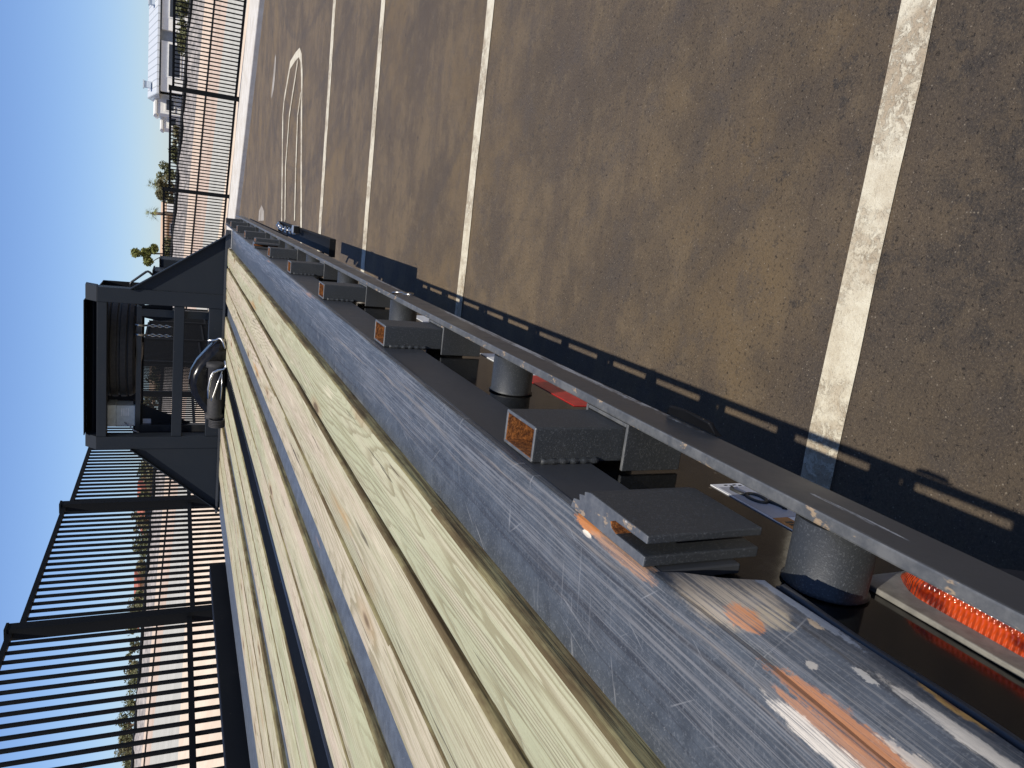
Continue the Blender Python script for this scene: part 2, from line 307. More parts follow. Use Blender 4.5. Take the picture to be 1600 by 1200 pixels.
# ------------------------------------------------------------------ mesh helpers
class MB:
    def __init__(s): s.bm = bmesh.new()
    def box(s, x0, x1, y0, y1, z0, z1):
        v = [s.bm.verts.new((x, y, z)) for z in (z0, z1) for y in (y0, y1) for x in (x0, x1)]
        for f in ((0, 2, 3, 1), (4, 5, 7, 6), (0, 1, 5, 4), (2, 6, 7, 3), (0, 4, 6, 2), (1, 3, 7, 5)): s.bm.faces.new([v[i] for i in f])
        return s
    def prism(s, pts, d):
        """pts: 3D polygon, d: extrusion vector"""
        d = Vector(d); a = [s.bm.verts.new(p) for p in pts]; b = [s.bm.verts.new(Vector(p)+d) for p in pts]
        s.bm.faces.new(a); s.bm.faces.new(b[::-1]); n = len(a)
        for i in range(n): s.bm.faces.new((a[i], b[i], b[(i+1) % n], a[(i+1) % n]))
        return s
    def bar(s, p, q, w, h, upv=(0, 0, 1)):
        p, q = Vector(p), Vector(q); d = (q-p).normalized(); u = Vector(upv)
        sd_ = d.cross(u).normalized(); u = sd_.cross(d).normalized()
        return s.prism([p+sd_*w/2*a+u*h/2*b for a, b in ((-1, -1), (1, -1), (1, 1), (-1, 1))], q-p)
    def tube(s, pts, r, seg=10, closed=False):
        pts = [Vector(p) for p in pts]; n = len(pts); rings = []; prev = None
        for i, p in enumerate(pts):
            if closed: t = pts[(i+1) % n]-pts[i-1]
            else: t = pts[min(i+1, n-1)]-pts[max(i-1, 0)]
            t.normalize()
            if prev is None: a = t.orthogonal().normalized()
            else: a = (prev-t*prev.dot(t)).normalized()
            prev = a; b = t.cross(a); rr = r[i] if isinstance(r, (list, tuple)) else r
            rings.append([s.bm.verts.new(p+(a*math.cos(k*2*math.pi/seg)+b*math.sin(k*2*math.pi/seg))*rr) for k in range(seg)])
        for i in range(n if closed else n-1):
            A, B = rings[i], rings[(i+1) % n]
            for k in range(seg):
                f = s.bm.faces.new((A[k], A[(k+1) % seg], B[(k+1) % seg], B[k])); f.smooth = True
        if not closed: s.bm.faces.new(rings[0][::-1]); s.bm.faces.new(rings[-1])
        return s
    def lathe(s, prof, cen, axis='Z', seg=28, smooth=True):
        rings = []; cen = Vector(cen)
        for r, h in prof:
            ring = []
            for k in range(seg):
                a = 2*math.pi*k/seg; c, d = r*math.cos(a), r*math.sin(a)
                ring.append(s.bm.verts.new(cen+Vector({'Z': (c, d, h), 'X': (h, c, d), 'Y': (d, h, c)}[axis])))
            rings.append(ring)
        for A, B in zip(rings, rings[1:]):
            for k in range(seg):
                f = s.bm.faces.new((A[k], A[(k+1) % seg], B[(k+1) % seg], B[k])); f.smooth = smooth
        s.bm.faces.new(rings[0][::-1]); s.bm.faces.new(rings[-1]); return s
    def poly(s, pts): s.bm.faces.new([s.bm.verts.new(p) for p in pts]); return s
    def build(s, name, mats, parent=None, bevel=0.0, seg=2, kind=None, matf=None):
        bm = s.bm; bmesh.ops.recalc_face_normals(bm, faces=bm.faces)
        if not isinstance(mats, (list, tuple)): mats = [mats]
        if matf:
            for f in bm.faces: f.material_index = matf(f)
        me = bpy.data.meshes.new(name); bm.to_mesh(me); bm.free()
        for m in mats: me.materials.append(m)
        o = bpy.data.objects.new(name, me); col.objects.link(o)
        if parent: attach(o, parent)
        if bevel:
            b = o.modifiers.new('bevel', 'BEVEL'); b.width = bevel; b.segments = seg; b.limit_method = 'ANGLE'; b.angle_limit = R(40); b.harden_normals = False
        if kind: o['kind'] = kind
        return o
def wloc(o):
    v = Vector(o.location)
    while o.parent: o = o.parent; v = v+Vector(o.location)
    return v
def attach(o, p):
    o.parent = p; o.location = Vector(o.location)-wloc(p)
def tag(o, label, cat, group=None):
    o['label'] = label; o['category'] = cat
    if group: o['group'] = group
    return o
def thing(name, loc, label, cat, group=None):
    o = bpy.data.objects.new(name, None); col.objects.link(o); o.location = loc; o.empty_display_size = .2
    return tag(o, label, cat, group)
def clone(o, d, parent=None):
    c = o.copy(); col.objects.link(c)
    c.parent = parent if parent is not None else o.parent
    if d is not None: c.location = Vector(o.location)+Vector(d)
    for ch in list(o.children): clone(ch, None, c)
    return c

# ------------------------------------------------------------------ setting: ground, lot, kerb, far slopes
g = MB(); g.poly([(-2500, -2500, -3.3), (2500, -2500, -3.3), (2500, 2500, -3.3), (-2500, 2500, -3.3)]); g.build('ground', M['ground'], kind='structure')
KERB = [(30, -9.3), (3.773, 16.62), (1.161, 19.19), (-.528, 20.99), (-4.2, 24.9)]
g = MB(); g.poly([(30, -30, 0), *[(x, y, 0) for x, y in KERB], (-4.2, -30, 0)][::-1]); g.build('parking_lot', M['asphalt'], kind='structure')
FB = [(30.6, -7.9), (4.3, 18.9), (2.5, 21.25), (1.35, 22.15), (-.1, 23.75), (-4.1, 27.9), (-4.6, 27.9), (-4.2, 24.9)]
g = MB(); g.prism([(x, y, -.4) for x, y in KERB[:-1]+[(-4.2, 24.9)]] + [(x, y, -.4) for x, y in FB[::-1][1:]], (0, 0, .51)); g.build('kerb', M['kerb'], kind='structure', bevel=.02)
def xr(o, n=40, lo=-1, hi=1): return [lo+(hi-lo)*i/n for i in range(n+1)]
rows = [
 [(24, -1, -.3), (14, 8.9, -.1), (4.45, 19.0, .02), (0, 24.0, .05), (-4.15, 27.9, .2), (-4.35, 20, .3), (-4.35, 12, .4), (-4.35, 6, .5), (-4.35, 0, .5), (-4.35, -12, .5)],
 [(25, 0, -.3), (15, 9.9, -.1), (5, 20, .05), (.5, 25, .15), (-8, 28, .75), (-8, 19, 1.007), (-8, 12.9, 1.185), (-8, 9.8, 1.283), (-8, 3, 1.4), (-8, -12, 1.6)],
 [(40, 24, -1.6), (24, 32, -1.1), (7, 32, -.04), (0, 32, .41), (-8, 32, .93), (-14, 32, 1.3), (-20, 32, 1.70), (-25.8, 32, 2.076), (-40, 22, 2.6), (-50, -12, 3)],
 [(50, 36, -2), (30, 42, -1.17), (9, 42, .045), (0, 42, .56), (-10, 42, 1.14), (-18, 42, 1.6), (-26, 42, 2.06), (-33.8, 42, 2.51), (-50, 30, 3.2), (-62, -12, 3.5)],
 [(60, 46, -2.2), (40, 52, -1.17), (11, 52, .313), (0, 52, .876), (-12, 52, 1.49), (-22, 52, 2.0), (-32, 52, 2.51), (-41.8, 52, 3.017), (-60, 40, 3.7), (-75, -12, 4)],
 [(70, 54, -1.9), (45, 60, -.7), (12.6, 60, .867), (0, 60, 1.474), (-14, 60, 2.15), (-25, 60, 2.68), (-37, 60, 3.26), (-48.1, 60, 3.79), (-70, 50, 4.6), (-90, -12, 5)],
 [(75, 64, -2.2), (48, 70, -1.3), (14, 70, .2), (0, 70, .6), (-16, 70, 1.0), (-28, 70, 1.5), (-40, 70, 2), (-54, 70, 2.6), (-78, 56, 3.4), (-100, -12, 4)],
 [(140, 240, -3.2), (90, 260, -3), (30, 260, -2.6), (0, 260, -2.4), (-40, 260, -2.2), (-80, 260, -2), (-110, 260, -2), (-150, 260, -1.5), (-220, 180, -1), (-260, -12, -1)]]
def strip(name, a, b, mat, sub=1, jit=0.0):
    s = MB(); A, B = rows[a], rows[b]; n = 6*sub; grid = []
    for i in range(len(A)-1):
        for u in range(n if i < len(A)-2 else n+1):
            t = u/n; p = Vector(A[i]).lerp(Vector(A[i+1]), t); q = Vector(B[i]).lerp(Vector(B[i+1]), t)
            cl = []
            for k in range(n+1):
                w = p.lerp(q, k/n); j = 0 if k in (0, n) else noise.noise(w*.7)*jit
                cl.append(s.bm.verts.new(w+Vector((0, 0, j))))
            grid.append(cl)
    for c0, c1 in zip(grid, grid[1:]):
        for k in range(n): s.bm.faces.new((c0[k], c0[k+1], c1[k+1], c1[k]))
    return s.build(name, mat, kind='structure')
strip('bank', 0, 1, M['bank']); strip('road', 1, 2, M['road']); strip('dirt_slope', 2, 3, M['dirt'], 1, .05)
strip('pale_dirt_slope', 3, 4, M['pinkpale'], 1, .08); strip('gravel_slope', 4, 5, M['gravel'], 3, .35); strip('dry_field', 5, 6, M['ground']); strip('far_plain', 6, 7, M['ground'])
h = MB(); n = 90; prev = None
for i in range(n+1):
    a = -1.25+2.2*i/n; d = 1500
    x, y = d*math.sin(a), d*math.cos(a); hh = max(1, 3+(52*min(1, max(0, -.38-a)*3)+8*noise.noise(Vector((a*9, 0, 1))))*(a < -.3))
    row = [h.bm.verts.new((x*k, y*k, z)) for k, z in ((.86, -4), (.93, hh*.55), (1, hh), (1.25, -4))]
    if prev:
        for k in range(3): h.bm.faces.new((prev[k], prev[k+1], row[k+1], row[k]))
    prev = row
h.build('hills', M['hill'], kind='structure')

# painted markings, each a thin sheet on the lot
def marking(pts, z, label, group=None, name='painted_line', mat=None):
    s = MB(); s.poly([(x, y, z) for x, y in pts]); o = s.build(name, mat or M['line'])
    o['kind'] = 'structure'; return o
for y0, y1, x1 in ((1.209, 1.302, 9), (3.842, 3.945, 11), (6.27, 6.41, 9), (8.51, 8.68, 9)):
    s = MB(); nseg = 60; a = []
    for i in range(nseg+1):
        x = -3+(x1+3)*i/nseg; e = .004
        a.append((s.bm.verts.new((x, y0+rnd.uniform(-e, e), .004)), s.bm.verts.new((x, y1+rnd.uniform(-e, e), .004))))
    for p, q in zip(a, a[1:]): s.bm.faces.new((p[0], q[0], q[1], p[1]))
    s.build('painted_line', M['line'], kind='structure')
def stroke(pts, w, name='painted_marking'):
    s = MB(); P = [Vector((x, y, .004)) for x, y in pts]; prev = None
    for i, p in enumerate(P):
        t = (P[min(i+1, len(P)-1)]-P[max(i-1, 0)]).normalized(); nn = Vector((-t.y, t.x, 0))*w/2
        c = (s.bm.verts.new(p+nn), s.bm.verts.new(p-nn))
        if prev: s.bm.faces.new((prev[0], c[0], c[1], prev[1]))
        prev = c
    return s.build(name, M['line'], kind='structure')
stroke([(-.6, 12.0), (-.33, 12.05), (1.27, 12.62), (1.50, 12.55), (1.93, 12.05), (1.97, 11.5), (1.97, 11.13), (1.87, 10.91), (1.61, 10.74), (1.11, 10.57), (-.25, 10.04), (-.6, 9.9)], .12)
s = stroke([(-.31, 11.63), (.48, 11.91), (1.21, 11.79), (1.87, 11.21)], .10); s.location.z = .004
s = stroke([(-.27, 10.62), (.46, 10.80), (1.13, 10.90), (1.40, 10.72)], .09); s.location.z = .004
for pts in ([(2.39, 14.06), (2.11, 13.98), (1.82, 14.13), (1.69, 14.36), (1.75, 14.5), (2.06, 14.34), (2.35, 14.18)], [(-.16, 15.26), (-.26, 14.73), (-.43, 14.65), (-.48, 15.74), (-.29, 15.71)]):
    marking(pts, .004, '', name='chalk_smear', mat=M['chalk'])

# ------------------------------------------------------------------ the flatbed trailer
T = thing('flatbed_trailer', (-1.2, 2.2, 0), 'black flatbed trailer with pale pine deck boards, scraped steel edge and black headboard', 'trailer')
XF, YE = -.234, 5.2
# scraped steel deck plate, subdivided along its length for slightly uneven wear at the edge
s = MB(); ys = [-1.7+i*.05 for i in range(139)]; prev = None
for y in ys:
    e = .0018*noise.noise(Vector((0, y*5, 0)))
    dz = .0015*noise.noise(Vector((3, y*3, 1)))
    c = [s.bm.verts.new(p) for p in ((-.353, y, ZD-.012), (-.353, y, ZD), (-.29, y, ZD+dz), (XF-.006, y, ZD), (XF+e, y, ZD-.004), (XF+e, y, ZD-.012))]
    if prev:
        for k in range(5):
            f = s.bm.faces.new((prev[k], prev[k+1], c[k+1], c[k])); f.smooth = k in (2, 3)
        s.bm.faces.new((prev[5], prev[0], c[0], c[5]))
    prev = c
s.build('deck_plate', M['deck_steel'], T)
# smooth side plate below the deck edge, ending at the slotted bracket
s = MB(); s.box(XF-.009, XF-.0005, .405, 6.2, 1.043, ZD-.0125); s.build('side_plate', M['fascia'], T, .0015)
# worn rounded edge plate at the rear
s = MB(); prev = None
prof = [(-.2355, ZD-.0125), (-.2338, ZD-.0065), (-.2275, ZD-.018), (-.2205, 1.097), (-.2125, 1.0815), (-.2165, 1.0775), (-.236, 1.083)]
for i in range(44):
    y = .405-(0 if i == 0 else .07+(i-1)*.05); w = .0022*noise.noise(Vector((y*7, 2, 0)))
    c = [s.bm.verts.new((x+w*(k in (3, 4)), y-(.062*(0, 0, .25, .65, 1, 1, .5)[k] if i == 0 else 0), z)) for k, (x, z) in enumerate(prof)]
    if prev:
        for k in range(len(prof)):
            f = s.bm.faces.new((prev[k], prev[(k+1) % 7], c[(k+1) % 7], c[k])); f.smooth = k in (1, 2, 3)
    else: s.bm.faces.new(c)
    prev = c
s.bm.faces.new(prev[::-1]); s.build('rear_edge_plate', M['bare_edge'], T)
s = MB(); s.box(-.247, -.2195, -1.7, .345, 1.062, 1.0675)
s.tube([(-.2195+.001*math.sin(y*40), y, 1.0665) for y in [-1.7+.02*i for i in range(103)]], .0035, 6); s.build('weld_strip', M['fascia'], T)
# mirror-black frame channel
s = MB(); s.prism([(-.245, -1.7, .84), (-.245, -1.7, 1.055), (-.2505, -1.7, 1.055), (-.2505, -1.7, .848), (-.30, -1.7, .848), (-.30, -1.7, .84)], (0, 7.9, 0)); s.build('frame_channel', M['web'], T)
# rub rail
s = MB(); s.box(-.189, -.178, -1.7, 6.75, .958, 1.011)
s.build('rub_rail', [M['rail'], M['edge']], T, .0018, matf=lambda f: 1 if f.normal.z > .7 else 0)
# stake pockets: open tube above, sleeve below
def pocket(y):
    s = MB(); x0, x1, y0, y1, t = XF, XF+.0385, y-.037, y+.037, .0042; z0, z1 = 1.0, 1.114
    P = [(x0, y0), (x1, y0), (x1, y1), (x0, y1)]; Q = [(x0+t, y0+t), (x1-t, y0+t), (x1-t, y1-t), (x0+t, y1-t)]
    o0 = [s.bm.verts.new((*p, z0)) for p in P]; o1 = [s.bm.verts.new((*p, z1)) for p in P]
    i0 = [s.bm.verts.new((*p, z0+.03)) for p in Q]; i1 = [s.bm.verts.new((*p, z1)) for p in Q]; fl = []
    for k in range(4):
        j = (k+1) % 4
        s.bm.faces.new((o0[k], o0[j], o1[j], o1[k])); fl.append(s.bm.faces.new((i0[k], i1[k], i1[j], i0[j])))
        r = s.bm.faces.new((o1[k], o1[j], i1[j], i1[k])); r.material_index = 2
    s.bm.faces.new(o0[::-1]); fl.append(s.bm.faces.new(i0))
    for f in fl: f.material_index = 1
    tube = s.build('stake_pocket', [M['grain'], M['rust'], M['edge']], T, .0022, 3)
    q = MB(); ya, yb = y-.046, y+.046; X0, X1 = -.2425, -.190
    q.box(X0, X1, ya, ya+.0048, .932, 1.008); q.box(X0, X1, yb-.0048, yb, .932, 1.008); q.box(X1-.0048, X1-.0002, ya+.005, yb-.005, .932, 1.0078)
    sl = q.build('pocket_sleeve', [M['grain'], M['edge']], tube, .0012, matf=lambda f: 1 if f.normal.z > .7 else 0)
    w = MB(); w.tube([(XF+.002, y0-.001+.0008*math.sin(i*2.3), 1.035+i*.004) for i in range(18)], [.0034+.0008*math.sin(i*1.9) for i in range(18)], 7)
    w.build('weld', M['grain'], tube)
    return tube
p0 = pocket(.681)
for i in range(-3, 10):
    if i: clone(p0, (0, i*.62, 0), T)
s = MB(); s.lathe([(.031, -.2445), (.0335, -.243), (.031, -.241), (.031, -.19)], (0, .377, .981), 'X', 32); sp0 = s.build('pipe_spool', M['grain'], T)
for i in range(-3, 10):
    if i: clone(sp0, (0, i*.62, 0), T)
# slotted U bracket standing on the side plate
def bracket(dy):
    s = MB(); z0, z1 = 1.022, ZD-.0005
    P = [(-.208, .411), (-.2078, .497), (-.2105, .507), (-.2135, .506), (-.2155, .515), (-.2205, .513), (-.2225, .523), (-.2318, .526), (-.2332, .411), (-.2245, .411), (-.2245, .452), (-.2225, .459), (-.2185, .462), (-.2155, .456), (-.2148, .411)]
    s.prism([(x, y+dy, z0) for x, y in P], (0, 0, z1-z0))
    def mf(f):
        c = f.calc_center_median()
        if abs(f.normal.z) > .7: return 1
        return 2 if (c.y-dy > .44 and -.226 < c.x < -.214 and c.y-dy < .47) else 0
    return s.build('slotted_bracket', [M['grain'], M['edge'], M['rust']], T, .0012, matf=mf)
bracket(0); bracket(3.18)
# red and white reflective tape, warning decal, amber side light on the channel
s = MB(); s.box(-.2449, -.2440, .915, 1.115, .866, .914); tp = s.build('reflective_tape', [M['red_tape'], M['white_tape']], T, matf=lambda f: 0)
s = MB(); s.box(-.2449, -.2438, 1.1155, 1.30, .866, .914); tp['label'] = 'red stretch of reflective tape'; o = s.build('reflective_tape', M['white_tape'], T); o['label'] = 'white stretch of reflective tape'
s = MB(); s.box(-.2449, -.2440, 1.62, 1.78, .866, .914); o = s.build('reflective_tape', M['white_tape'], T); o['label'] = 'white stretch of reflective tape'
s = MB(); s.box(-.2449, -.2440, .448, .592, .850, .921); dc = s.build('warning_decal', M['decal_white'], T); dc['label'] = 'white and grey sticker with a dark swirl and an orange strip'
s = MB(); s.box(-.2440, -.2436, .500, .582, .856, .9185); s.build('grey_panel', M['decal_grey'], dc)
s = MB(); s.box(-.2440, -.2435, .450, .4995, .9005, .9195); s.build('orange_panel', M['decal_orange'], dc)
s = MB(); cy, cz, X = .547, .8975, -.2431
ring = [(X, cy+.0125*math.cos(a), cz+.0085*math.sin(a)) for a in [i*2*math.pi/24 for i in range(24)]]; s.tube(ring, .0022, 5, True)
s.tube([(X, cy+.030, cz+.007), (X, cy+.026, cz+.0105), (X, cy+.016, cz+.009), (X, cy+.009, cz+.0068)], .0026, 5)
s.tube([(X, cy-.030, cz-.010), (X, cy-.026, cz-.0125), (X, cy-.018, cz-.010), (X, cy-.010, cz-.0065)], .0028, 5); s.build('swirl_mark', M['decal_dark'], dc)
s = MB()
for i in range(7): s.box(-.2436, -.2432, .453+i*.0055, .4565+i*.0055, .905-.0008*(i % 2), .914)
s.build('warning_word', M['decal_dark'], dc); s = MB()
for i in range(6): s.box(-.2440, -.2434, .455+i*.006, .459+i*.006, .882, .8875)
s.build('lower_print', M['decal_dark'], dc); s = MB()
for i in range(4): s.box(-.2440, -.2434, .584+.0022*(i % 2), .5858+.0022*(i % 2), .885+i*.006, .8885+i*.006)
s.build('top_print', M['decal_dark'], dc)
s = MB(); ML = [(-.2449, .19), (-.2449, .381), (-.2425, .381), (-.2400, .374), (-.2400, .19)]
s.prism([(x, y, .862) for x, y in ML], (0, 0, .085)); lb = s.build('marker_light', M['lightbase'], T, .0015); lb['label'] = 'amber side light on grey base'
s = MB(); prev = None
for i in range(17):
    y = .369-i*.0105; k = math.sin(min(1, (i+.45)/4)*math.pi/2) if i < 9 else math.sin(min(1, (16-i+.45)/4)*math.pi/2)
    c = [s.bm.verts.new((-.2399+(.026*k)*abs(math.cos(a))**.6*(1 if math.cos(a) > 0 else -1), y, .893+(.008+.0255*k)*math.sin(a))) for a in [R(-90+180*j/14) for j in range(15)]]
    if prev:
        for j in range(14): f = s.bm.faces.new((prev[j], prev[j+1], c[j+1], c[j])); f.smooth = True
    else: s.bm.faces.new(c)
    prev = c
s.bm.faces.new(prev[::-1]); s.build('lens', M['amber'], lb)
s = MB(); s.box(-.2435, -.1895, 4.25, 6.6, .905, .911); s.build('slit_blocker', M['dark'], T)  # hidden plate added to block the sun slits in the ground shadow
# rope hook and tie ring on the rail
s = MB(); s.prism([(-.1775, .553, .962), (-.165, .560, .966), (-.163, .60, .969), (-.165, .625, .968), (-.1775, .635, .963), (-.1775, .635, .955), (-.1775, .553, .955)], (0, 0, -.006)); s.build('rope_hook', M['dark'], T, .002)
s = MB(); s.tube([(-.1745-.004*math.cos(a), 1.62+.020*math.cos(a), .985+.024*math.sin(a)) for a in [i*2*math.pi/20 for i in range(20)]], .0016, 8, True); s.build('tie_ring', M['chrome'], T)
# long step tray hung low under the frame
s = MB(); s.box(-.305, -.197, 4.53, 4.538, .588, .625); s.box(-.205, -.197, 4.5385, 7.09, .588, .625); s.box(-.305, -.2055, 4.5385, 7.09, .588, .594); s.box(-.305, -.197, 7.0905, 7.10, .588, .625)
st = s.build('step_tray', M['dark'], T, .0015)
for y in (4.9, 6.7):
    s = MB(); s.box(-.312, -.3055, y, y+.06, .588, .845); s.build('hanger', M['dark'], st)
# deck boards and strips: (right, left) edges
def board(x1, x0, top=ZD+.021, y0=-1.6, y1=YE-.012, wav=.0015, wane=.35):
    s = MB(); prev = None; w = x1-x0; ph = rnd.uniform(0, 90); nn = 56
    for i in range(nn+1):
        y = y0+(y1-y0)*i/nn; a = wav*noise.noise(Vector((y*1.7, ph, 0))); b = wav*noise.noise(Vector((y*1.7, ph, 5))); d = .0012*noise.noise(Vector((y*.9, ph, 9)))
        r = .005+.004*abs(noise.noise(Vector((y*2.3, ph, 3)))); q = .0045+wane*.013*max(0, noise.noise(Vector((y*1.1, ph, 30)))+.12)+.004*noise.noise(Vector((y*7, ph, 31)))*.5
        pr = [(x0+a, top-.036), (x0+a, top-r), (x0+a+r*.35, top-r*.3), (x0+a+r, top+d), (x0+w*.5, top+d+.0012), (x1+b-q, top+d), (x1+b-q*.4, top-q*.35), (x1+b, top-max(.006, q)), (x1+b, top-.036)]
        c = [s.bm.verts.new((x, y, z)) for x, z in pr]
        if prev:
            for k in range(9): f = s.bm.faces.new((prev[k], prev[(k+1) % 9], c[(k+1) % 9], c[k])); f.smooth = 0 < k < 7
        else: s.bm.faces.new(c)
        prev = c
    s.bm.faces.new(prev[::-1]); return s.build('deck_board', [M['wood'], M['board_edge']], T, matf=lambda f: 1 if f.normal.z < .9 else 0)
for x1, x0 in ((-.3535, -.468), (-.4815, -.614), (-.619, -.710), (-.803, -.955), (-.960, -1.058), (-1.193, -1.312), (-1.317, -1.434), (-1.531, -1.655), (-1.660, -1.79), (-1.795, -1.928)):
    board(x1, x0, wane=1.0 if x1 > -.4 else .3)
s = MB(); s.box(-.4825, -.466, -1.6, YE-.012, ZD-.05, ZD-.03); s.build('dark_gap_strip', M['dark'], T)  # black strip added low between the boards so the gap looks dark
for a, b, z in ((-.803, -.711, ZD+.006), (-1.531, -1.435, ZD+.006), (-2.20, -1.929, ZD+.008)):
    s = MB(); s.box(a+.0005 if a > -2 else a, b-.0005, -1.6, YE-.012, ZD-.02, z); s.build('deck_strip', M['strip'], T, .001)
s = MB(); s.box(-1.1915, -1.085, -1.6, YE-.012, ZD-.03, ZD+.0165)
s.build('center_channel', M['channel'], T)
s = MB(); s.tube([(-1.0715, -1.6, ZD+.0105), (-1.0715, YE-.012, ZD+.0105)], .0125, 16); s.build('channel_lip', M['black'], T)
s = MB(); s.box(-2.34, -2.275, -1.7, 4.56, 1.05, 1.222); s.build('side_beam', M['dark'], T, .004)
# under-frame, wheels, tongue
s = MB(); s.box(-2.30, -2.24, -1.7, 6.2, .84, ZD-.02); s.box(-1.75, -1.65, -1.7, 6.2, .80, ZD-.051); s.box(-.80, -.70, -1.7, 6.2, .80, ZD-.051)
for y in [-1.5+i*.62 for i in range(12)]: s.box(-2.239, -1.751, y, y+.05, .98, ZD-.052); s.box(-1.649, -.801, y, y+.05, .98, ZD-.052); s.box(-.699, -.2515, y, y+.05, .98, ZD-.052)
s.box(-1.80, -.60, 5.25, 6.2, ZD-.045, ZD-.025)
s.build('under_frame', M['dark'], T)
s = MB(); s.bar((-2.0, 6.2, .92), (-1.22, 8.2, .62), .08, .16); s.bar((-.45, 6.2, .92), (-1.18, 8.2, .62), .08, .16); s.box(-1.27, -1.13, 8.1, 8.5, .52, .66); s.build('tongue', M['dark'], T)
s = MB(); s.tube([(-1.2, 7.6, 0.03), (-1.2, 7.6, 1.1)], .045, 14); s.box(-1.32, -1.08, 7.5, 7.7, 0.002, .03); s.build('jack_stand', M['dark'], T)
def wheel(x, y):
    s = MB(); s.lathe([(.20, -.11), (.34, -.115), (.375, -.09), (.385, 0), (.375, .09), (.34, .115), (.20, .11)], (x, y, .387), 'X', 36); w = s.build('wheel', M['rubber'], T)
    s = MB(); s.lathe([(.01, .095), (.06, .10), (.08, .06), (.185, .07), (.205, .112)], (x, y, .387), 'X', 28); s.build('rim', M['black'], w)
    return w
w0 = wheel(-.55, -.6)
for d in ((0, .95, 0), (-1.35, 0, 0), (-1.35, .95, 0)): clone(w0, d, T)
# headboard
HB = MB(); Y0, Y1 = YE, YE+.10
HB.box(-.757, -.664, Y0, Y1, ZD+.0005, 1.899); HB.box(-1.722, -1.638, Y0, Y1, ZD+.0005, 1.899)
HB.box(-1.6375, -.7575, Y0+.004, Y1, 1.843, 1.899); HB.box(-1.6375, -.7575, Y0+.008, Y1-.01, 1.398, 1.461); HB.box(-1.6375, -.7575, Y0+.006, Y1, ZD+.0005, 1.250)
hb = HB.build('headboard', M['head'], T, .003)
for x0, x1 in ((-.757, -.660), (-1.722, -1.634)):
    s = MB(); s.prism([(x0, Y0-.001, 1.8995), (x0, Y1, 1.8995), (x0, Y1+.07, 1.972), (x0, Y0+.075, 1.968)], (x1-x0, 0, 0)); s.build('end_cap', M['head'], hb, .002)
s = MB(); s.prism([(-1.633, Y1-.012, 1.90), (-1.633, Y1+.055, 1.968), (-1.633, Y1+.061, 1.962), (-1.633, Y1-.004, 1.896)], (.8755, 0, 0)); s.box(-1.633, -.7575, Y0+.03, Y1+.06, 1.9685, 1.974); s.build('hood_plate', M['dark'], hb)
for sg, A, B, Cc in ((1, (-.663, 1.716), (-.262, ZD+.012), (-.663, ZD+.012)), (-1, (-1.723, 1.700), (-2.182, ZD+.012), (-1.723, ZD+.012))):
    s = MB(); s.prism([(p[0], Y0+.012, p[1]) for p in (A, B, Cc)], (0, .008, 0)); gp = s.build('gusset', M['head'], hb)
    s = MB(); d = Vector((B[0]-A[0], 0, B[1]-A[1])).normalized(); nrm = Vector((-d.z*sg, 0, d.x*sg))
    if nrm.z < 0: nrm = -nrm
    a = Vector((A[0]-.006*sg, Y0-.022, A[1])); b = Vector((B[0]-.004*sg, Y0-.022, B[1]))
    s.prism([a, b, b+nrm*.007, a+nrm*.007], (0, .050, 0)); s.build('gusset_flange', M['head'], gp, .0015)
s = MB(); s.box(-2.20, -.236, Y0-.010, Y0+.0035, ZD+.022, ZD+.036); s.box(-.352, -.237, Y0-.0095, Y0+.003, ZD+.002, ZD+.0219); s.build('base_angle', M['rail'], hb)
s = MB(); Yh = Y1+.05
s.tube([(-.670, Yh, 1.722), (-.645, Yh, 1.720), (-.636, Yh, 1.713), (-.565, Yh, 1.632), (-.561, Yh, 1.621), (-.566, Yh, 1.611), (-.60, Yh, 1.575)], .0075, 10); s.build('grab_handle', M['black'], hb)

# ------------------------------------------------------------------ gear on the trailer
W = thing('winch', (-1.2, 4.95, ZD+.021), 'dark dome-covered winch with bright bent hooks standing before the headboard', 'winch')
s = MB(); prev = None
outl = [(-1.468, 1.156), (-1.468, 1.20), (-1.40, 1.262), (-1.33, 1.315), (-1.27, 1.348), (-1.20, 1.366), (-1.13, 1.356), (-1.06, 1.322), (-.985, 1.262), (-.935, 1.215), (-.925, 1.156)]
for k, (ins, yy) in enumerate(((.80, 4.885), (.93, 4.895), (1.0, 4.93), (1.0, 5.05), (.9, 5.10))):
    c = [s.bm.verts.new((-1.197+(x+1.197)*ins, yy+.03*math.sin((x+1.2)*3)**2, 1.156+(z-1.156)*ins)) for x, z in outl]
    if prev:
        for j in range(len(c)): f = s.bm.faces.new((prev[j], prev[(j+1) % len(c)], c[(j+1) % len(c)], c[j])); f.smooth = j < len(c)-1
    else: s.bm.faces.new(c)
    prev = c
s.bm.faces.new(prev[::-1]); s.build('cover', M['tinted'], W)
s = MB(); s.lathe([(.04, -.23), (.058, -.225), (.058, -.20), (.045, -.195), (.045, .10), (.058, .105), (.058, .13), (.04, .135)], (-1.18, 4.86, 1.213), 'X', 22); s.build('drum', M['rubber'], W)
s = MB()
for i in range(5): s.tube([(-1.40-.010*i, 4.80+.05*math.cos(a), 1.20+.045*math.sin(a)) for a in [j*2*math.pi/16 for j in range(16)]], .005, 6, True)
s.build('strap_coil', M['rubber'], W)
s = MB(); s.tube([(-.905, 4.84, 1.268), (-.900, 4.84, 1.222), (-.888, 4.84, 1.205), (-.888, 4.83, 1.192), (-.905, 4.82, 1.180), (-.945, 4.81, 1.166)], .0075, 8); s.build('hook', M['chrome'], W)
